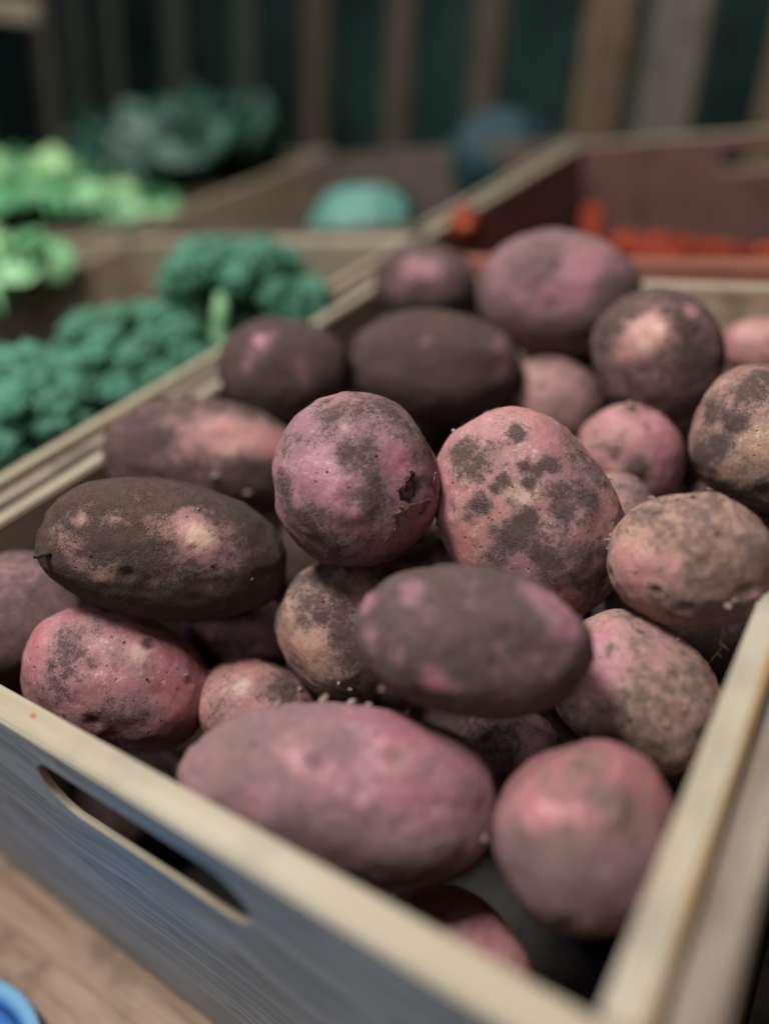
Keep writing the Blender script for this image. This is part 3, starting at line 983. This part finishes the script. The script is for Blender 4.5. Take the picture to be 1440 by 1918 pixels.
# flaky top of the tan potato
flake('L', [(1262, 940), (1280, 930), (1300, 938)], .0008, FLAKED, seed=6, w=.003)
flake('L', [(1300, 925), (1318, 922), (1335, 930)], .0012, FLAKED, seed=7, w=.0016)
flake('L', [(1345, 925), (1360, 935), (1372, 950)], .0010, FLAKED, seed=8, w=.0014)
flake('L', [(1380, 965), (1395, 985), (1402, 1005)], .0005, FLAKED, seed=9, w=.001)
flake('L', [(1180, 960), (1205, 955), (1225, 960), (1238, 955)], .0007, FLAKED, seed=10, w=.0010)
flake('L', [(1140, 1030), (1133, 1015), (1130, 1008)], .0016, FLAKED, seed=11, w=.0018)


def crumb(key, u, v, r, seed, name='soil_crumb', mat=None):
    p, n = surf(key, u, v, r * .4)
    pp, f = ico(3)
    q = pp * (1 + .9 * fbm(pp * 1.8 + seed, 3, seed))[:, None] * r * np.array([1.3, .8, .8])
    a = random.Random(seed).random() * 6
    q = q @ np.array([[math.cos(a), -math.sin(a), 0], [math.sin(a), math.cos(a), 0], [0, 0, 1]])
    link(name, mesh_from(q + p, f, name), mat or FLAKED, PO[key][0])


for s_, (k_, u_, v_, r_) in enumerate([('A', 515, 1316, .0016), ('A', 768, 1326, .0013), ('A', 884, 1366, .0012), ('A', 905, 1382, .0010), ('A', 660, 1301, .0014), ('A', 605, 1300, .0018), ('A', 690, 1303, .0010),
                                       ('L', 1326, 920, .0013), ('L', 1222, 934, .0011), ('L', 1134, 1012, .0012), ('L', 1145, 1003, .0008), ('L', 1360, 1130, .0014), ('L', 1375, 1122, .0009), ('M', 1272, 1196, .0007),
                                       ('J', 655, 1290, .0012), ('J', 633, 1278, .0009), ('M', 1278, 1325, .0007), ('D', 345, 1265, .0008), ('K', 560, 1290, .0010), ('N', 462, 925, .0020), ('N', 404, 893, .0016),
                                       ('A', 905, 1570, .0010), ('A', 930, 1505, .0009), ('I', 695, 1322, .0013), ('H', 835, 790, .0010), ('U', 1180, 762, .0022)]):
    crumb(k_, u_, v_, r_, s_ + 3)

rs = random.Random(77)
for k_, n_ in (('E', 6), ('G', 6), ('H', 6), ('I', 5), ('L', 9), ('M', 6), ('D', 5), ('J', 5), ('A', 4)):
    uu_, vv_, a_, b_ = POT[k_][:4]
    for j_ in range(n_):
        th_ = rs.uniform(0, 2 * math.pi)
        rr_ = rs.uniform(.3, .93)
        crumb(k_, uu_ + a_ * rr_ * math.cos(th_), vv_ + b_ * rr_ * math.sin(th_), rs.uniform(.0003, .0007), int(rs.random() * 900), mat=FLAKED if rs.random() < .5 else ROOTD)

# stem of the long dark potato
p, n = surf('E', 98, 1038)
c0 = PO['E'][6]
vl = RM.T @ np.array([-1, .25, -.2])
tube([p - n * .002, p + n * .001 + vl * .002, p + vl * .0042, p + vl * .006 + np.array([0, 0, .0004])], .0016, .0009, 'stem', ROOTD, PO['E'][0], bumps=.3)
# hanging dry rootlet under the tan potato
pz = at_depth(1352, 1170, .300) - PO['L'][6]
pts = [pz]
for du, dvv, dd in [(1356, 1190, .302), (1347, 1203, .303), (1350, 1215, .304), (1338, 1228, .305), (1330, 1240, .306), (1312, 1250, .308)]:
    pts.append(at_depth(du, dvv, dd) - PO['L'][6])
tube(pts, .0007, .0002, 'rootlet', ROOT, PO['L'][0], bumps=.6, seed=4)
for a_, b_ in (((1350, 1205), (1366, 1218)), ((1342, 1222), (1352, 1232)), ((1352, 1190), (1362, 1180))):
    q0 = at_depth(*a_, .3035) - PO['L'][6]
    q1 = at_depth(*b_, .302) - PO['L'][6]
    tube([q0, (q0 + q1) / 2, q1], .0008, .0003, 'rootlet', ROOT, PO['L'][0], bumps=.6, seed=5)
for (a_, b_) in (((1352, 1165), (1345, 1150)), ((1300, 1160), (1310, 1175)), ((1370, 1130), (1385, 1142))):
    q0 = surf('L', *a_)[0]
    q1 = at_depth(*b_, .296) - PO['L'][6]
    tube([q0, (q0 + q1) / 2 + np.array([0, -.0005, 0]), q1], .0004, .0002, 'rootlet', ROOT, PO['L'][0], bumps=.4, seed=6)
# root hairs on the blurred potato behind
for a_, b_ in (((404, 905), (402, 880)), ((232, 925), (225, 905))):
    q0 = surf('N', *a_)[0]
    q1 = at_depth(*b_, .425) - PO['N'][6]
    tube([q0, (q0 + q1) / 2, q1], .0014, .0005, 'rootlet', ROOT, PO['N'][0], seed=7)

# small red paint speck on the front rim
sp = at_z(62, 1341, 0)
pp, f = ico(2)
SPK = plain('red_speck', (.55, .06, .06), .6)
spk = link('red_speck', mesh_from(pp * np.array([.0014, .0009, .0003]), f), SPK, None, (sp[0], sp[1], .0002))
tag(spk, 'tiny red crumb on the cream front rim at the left', 'crumb')


# ------------------------------------------------------------------ greens behind
def green(name, c1, c2, rough=.5, scale=60):
    t = NT(name)
    n = t.noise(t.coords(), scale, 4, .6)
    t.l(t.mix(t.ramp(n, .35, .65), c1, c2), t.b.inputs['Base Color'])
    t.b.inputs['Roughness'].default_value = rough
    t.l(t.bump(t.noise(t.coords(), 500, 3, .7), .6, .002), t.b.inputs['Normal'])
    return t.m


BROC = green('broccoli_crown', (.035, .125, .06), (.07, .225, .15), .75, 30)
STALK = green('broccoli_stalk', (.26, .46, .22), (.16, .36, .17))
LEAF = green('lettuce_leaf', (.12, .40, .17), (.26, .50, .24), .4, 20)
LEAFY = green('lettuce_heart', (.42, .60, .25), (.30, .55, .26), .4, 20)
KALE = green('kale_leaf', (.008, .045, .030), (.016, .08, .05), .5, 20)
PALE = green('cauliflower_curd', (.16, .22, .19), (.12, .17, .15), .6, 30)
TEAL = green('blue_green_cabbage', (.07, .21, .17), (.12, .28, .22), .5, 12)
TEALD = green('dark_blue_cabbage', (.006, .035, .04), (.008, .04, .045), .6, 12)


def broccoli_meshes(seed):
    rg = random.Random(seed)
    V, Fs = [], []
    off = 0
    p, f = ico(5)
    pts = []
    n = 30
    for i in range(n):   # florets spread over a dome
        z = 1 - (i + .5) / n * 1.12
        a = i * 2.39996
        rr = math.sqrt(max(0, 1 - z * z))
        pts.append(Vector((rr * math.cos(a), rr * math.sin(a), z)))
    for i, q in enumerate(pts):
        r = rg.uniform(.013, .018)
        c = Vector((q.x * .052, q.y * .052, q.z * .036 + .050)) + Vector((rg.uniform(-1, 1), rg.uniform(-1, 1), rg.uniform(-1, 1))) * .004 + q * .006 * math.sin(q.x * 5 + seed) * math.cos(q.y * 6)
        w = p * (1 + .7 * fbm(p * 2.4 + i * 3.3, 3, seed + i) + .55 * fbm(p * 8. + i * 1.3, 3, seed + i + 50))[:, None] * r
        V.append(w + np.array(c))
        Fs.append(f + off)
        off += len(p)
    crown = mesh_from(np.concatenate(V), np.concatenate(Fs), 'crown', True)
    bm = bmesh.new()
    me = bpy.data.meshes.new('stalk')
    # stalk and branches as one mesh
    tmp = []

    def tb(pts, r0, r1, seg=9):
        prev = None
        for i, pnt in enumerate(pts):
            pnt = Vector(pnt)
            tn = (Vector(pts[min(len(pts) - 1, i + 1)]) - Vector(pts[max(0, i - 1)])).normalized()
            s = tn.orthogonal().normalized()
            t2 = tn.cross(s)
            r = r0 + (r1 - r0) * i / (len(pts) - 1)
            ring = [bm.verts.new(pnt + (s * math.cos(2 * math.pi * k / seg) + t2 * math.sin(2 * math.pi * k / seg)) * r) for k in range(seg)]
            if prev:
                for k in range(seg):
                    bm.faces.new((prev[k], prev[(k + 1) % seg], ring[(k + 1) % seg], ring[k]))
            else:
                bm.faces.new(ring[::-1])
            prev = ring
        bm.faces.new(prev)
    tb([(0, 0, -.05), (0, 0, -.02), (0, 0, .02), (0, 0, .045)], .014, .017, 14)
    for k in range(9):
        a = k * 2 * math.pi / 9 + rg.uniform(-.2, .2)
        ca, sa = math.cos(a), math.sin(a)
        tb([(0, 0, -.004), (ca * .016, sa * .016, .010), (ca * .031, sa * .031, .028), (ca * .040, sa * .040, .048)], .0085, .006)
    bm.to_mesh(me)
    bm.free()
    for q in me.polygons:
        q.use_smooth = True
    return crown, me


BRO = [broccoli_meshes(s) for s in (3, 8)]


def broccoli(u, v, z, s, tilt, rz, label, k=0):
    p = at_z(u, v, z)
    r = empty('broccoli_head', tuple(p))
    r.rotation_euler = (tilt[0], tilt[1], rz)
    r.scale = (s, s, s)
    cr, st = BRO[k % 2]
    link('crown', cr, None, r)
    link('stalk', st, None, r)
    tag(r, label, 'broccoli', 'broccoli heads in the left crate')


for a_, b_ in BRO:
    a_.materials.append(BROC)
    b_.materials.append(STALK)
broccoli(420, 700, -.045, 1.15, (-.80, .25, 0), .2, 'broccoli head with pale stalks showing, nearest the far right corner of its crate', 0)
broccoli(275, 790, -.070, 1.05, (.25, .2, 0), 1.2, 'broccoli head in the middle of its crate, left of the one with pale stalks', 1)
broccoli(60, 930, -.075, 1.15, (.1, .1, 0), 2.2, 'bluish broccoli head nearest the left edge of the photo', 0)
broccoli(205, 905, -.11, 1.1, (.2, -.1, 0), 3.4, 'broccoli head against the crate side next to the potato crate', 1)
broccoli(350, 800, -.115, .85, (.3, .3, 0), 4.4, 'small broccoli head low between the pale-stalked one and the potato crate', 0)
broccoli(105, 960, -.12, 1.1, (.1, -.2, 0), 5.4, 'lowest broccoli head, just above the left end of the potato crate rim', 1)
broccoli(520, 600, -.055, .80, (-.3, -.2, 0), .9, 'small broccoli head squeezed into the far right corner', 1)


def leafy_mesh(seed, n=16, R=.07, ruff=.010, open_=1.):
    """rosette of cupped ruffled leaves"""
    rg = random.Random(seed)
    V, Fs = [], []
    off = 0
    NU, NV = 14, 12
    for i in range(n):
        a = i * 2.39996
        t_ = i / n
        L = R * (.55 + .6 * t_)
        Wd = L * .62
        lean = (.25 + 1.0 * t_) * open_
        ph = rg.random() * 6
        P = []
        for iu in range(NU):
            s = iu / (NU - 1)
            for iv in range(NV):
                w = iv / (NV - 1) * 2 - 1
                half = Wd * math.sin(math.pi * min(1, .12 + s * .80)) ** .7
                x = w * half
                ang = lean * (.35 + .8 * s)
                fwd = L * s * math.sin(ang)
                up = L * s * math.cos(ang)
                cup = -.35 * (w * w) * half
                rf = ruff * (abs(w) ** 2 + s ** 3) * math.sin(9 * w + 7 * s + ph) * .8 + ruff * .5 * s * math.sin(17 * w + ph)
                X = fwd + cup * -1 * math.cos(ang) + rf * math.cos(ang)
                Z = up + rf * math.sin(ang) - .35 * L * max(0, s - .7) * t_
                P.append((X * math.cos(a) - x * math.sin(a), X * math.sin(a) + x * math.cos(a), Z))
        V.append(np.array(P))
        F_ = []
        for iu in range(NU - 1):
            for iv in range(NV - 1):
                k = iu * NV + iv
                F_.append((k, k + 1, k + NV + 1, k + NV))
        Fs.append(np.array(F_) + off)
        off += NU * NV
    return mesh_from(np.concatenate(V), np.concatenate(Fs), 'leaves')


def leafy(name, mesh, mat, p, s, rz, tilt, label, cat, group=None):
    me = mesh
    if me.materials and me.materials[0] != mat:
        me = mesh.copy()
        me.materials.clear()
    if not me.materials:
        me.materials.append(mat)
    r = empty(name, tuple(p))
    r.rotation_euler = (tilt[0], tilt[1], rz)
    r.scale = (s, s, s)
    o = link('leaves', me, None, r)
    core, f = ico(4)
    c = link('heart', mesh_from(core * np.array([.022, .022, .030]) * (1 + .5 * fbm(core * 3, 3, 2))[:, None] + np.array([0, 0, .026]), f), LEAFY if mat is LEAF else mat, r)
    tag(r, label, cat, group)
    return r


LM = leafy_mesh(5)
KM = leafy_mesh(9, 22, .075, .014, .9)
leafy('lettuce_head', LM, LEAF, at_z(15, 400, .0), 1.9, 0, (0, .1), 'bright green lettuce head at the left edge, before the blue-black shadow', 'lettuce', 'lettuces in the left crates')
leafy('lettuce_head', LM, LEAF, at_z(125, 405, .0), 1.8, 2, (.1, 0), 'yellow-green lettuce head with pale heart, right of the leftmost one', 'lettuce', 'lettuces in the left crates')
leafy('lettuce_head', LM, LEAF, at_z(255, 425, -.03), 1.3, 4, (0, 0), 'small lettuce head beside the crate side, below the dark kale', 'lettuce', 'lettuces in the left crates')
leafy('lettuce_head', LM, LEAF, at_z(-10, 540, .0), 1.3, 1, (0, .2), 'nearest lettuce head, in the near crate at the left edge', 'lettuce', 'lettuces in the left crates')
leafy('kale_bunch', KM, KALE, at_z(350, 340, -.0), 2.3, 1, (.1, 0), 'large dark green kale bunch below the slats', 'kale')
leafy('kale_bunch', KM, KALE, at_z(455, 330, -.03), 1.2, 3, (.1, 0), 'smaller teal kale bunch at the end of the crate side', 'kale')
for (u_, v_, d_) in ():
    pass


def cabbage(u, v, d, r, mat, label, seed):
    pp, f = ico(5)
    rr = fbm(pp * 1.2 + seed, 3, seed)
    vein = np.abs(fbm(pp * np.array([2.2, 2.2, .9]) + seed, 3, seed + 4))
    q = pp * (1 + .14 * rr - .10 * np.exp(-vein * 25))[:, None] * r * np.array([1, 1, .88])
    o = empty('cabbage', tuple(at_depth(u, v, d)))
    link('head', mesh_from(q, f), mat, o)
    # two wrapper leaves hugging the head
    for k in range(3):
        a0 = k * 2.1 + seed
        P, F_ = [], []
        N = 14
        for i in range(N):
            for j in range(N):
                az = a0 + (i / (N - 1) - .5) * 1.9
                el = -1.2 + (j / (N - 1)) * (1.9 - .9 * abs(i / (N - 1) - .5))
                R_ = r * (1.03 + .10 * max(0, j / (N - 1) - .6) + .02 * math.sin(az * 9))
                P.append((R_ * math.cos(el) * math.cos(az), R_ * math.cos(el) * math.sin(az), R_ * .9 * math.sin(el)))
                if i < N - 1 and j < N - 1:
                    q_ = i * N + j
                    F_.append((q_, q_ + 1, q_ + N + 1, q_ + N))
        link('wrapper_leaf', mesh_from(np.array(P), np.array(F_)), mat, o)
    tag(o, label, 'cabbage')


cabbage(678, 448, .93, .070, TEAL, 'round blue-green cabbage showing above the rim behind the broccoli crate', 1)
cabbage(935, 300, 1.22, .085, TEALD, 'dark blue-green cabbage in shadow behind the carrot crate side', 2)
cabbage(265, 285, 1.25, .055, PALE, 'pale grey-green cabbage standing left of the large kale bunch', 3)


# ------------------------------------------------------------------ carrots
CAR = plain('carrot_skin', (.27, .042, .016), .8, .1, (.12, .02, .012), 60)
CARG = plain('carrot_top', (.62, .14, .04), .7, .3, (.45, .10, .03))


def carrot_mesh():
    prof = []
    for i in range(22):
        s = i / 21
        r = .0165 * (1 - s) ** .55 * (1 + .04 * math.sin(s * 47)) if s < 1 else 0
        if i == 0:
            r = .007
        if i == 1:
            r = .0135
        prof.append((max(r, 0 if i == 21 else .0008), s * .15))
    return prof


car0 = None
rg = random.Random(11)
cars = []


def carrot(p, rot, label, group='carrots in the far crate'):
    global car0
    r = empty('carrot', tuple(p))
    r.rotation_euler = rot
    if car0 is None:
        o = lathe('root', carrot_mesh(), CAR, r, seg=20)
        q = lathe('crown_stub', [(0, -.006), (.004, -.006), (.005, 0), (.0068, .001), (0, .0015)], CARG, r, seg=12)
        car0 = (o, q)
    else:
        for s_ in car0:
            c = s_.copy()
            col.objects.link(c)
            c.parent = r
    tag(r, label, 'carrot', group)
    return r


carrot(at_z(874, 424, .020), (math.radians(-97), 0, math.radians(32)), 'bright orange carrot tip poking out beside the crate side behind the potatoes')
lab = 'carrot among the dim orange-red heap in the reddish crate'
for i in range(26):
    x = -.37 + (i % 9) * .051 + rg.uniform(-.01, .01)
    y = .60 + (i // 9) * .12 + rg.uniform(-.02, .02)
    carrot((x, y, -.150 - .0 * rg.random() + (i % 2) * .018), (math.radians(88 + rg.uniform(-8, 8)), 0, math.radians(rg.uniform(-50, 50))), lab)
for (u_, v_, a_) in ((1150, 452, 60), (1190, 462, 100), (1432, 468, 80), (1112, 395, 20)):
    p = at_z(u_, v_, -.05)
    carrot(p, (math.radians(97), 0, math.radians(a_)), {1150: 'orange carrot lying just behind the rear rim, right of the dusty far potato', 1190: 'second orange carrot behind the rear rim, nearer the right',
                                                      1432: 'orange carrot at the right edge behind the rear rim', 1112: 'dull red-orange carrot upright in the shadowed corner of the reddish crate'}[u_])
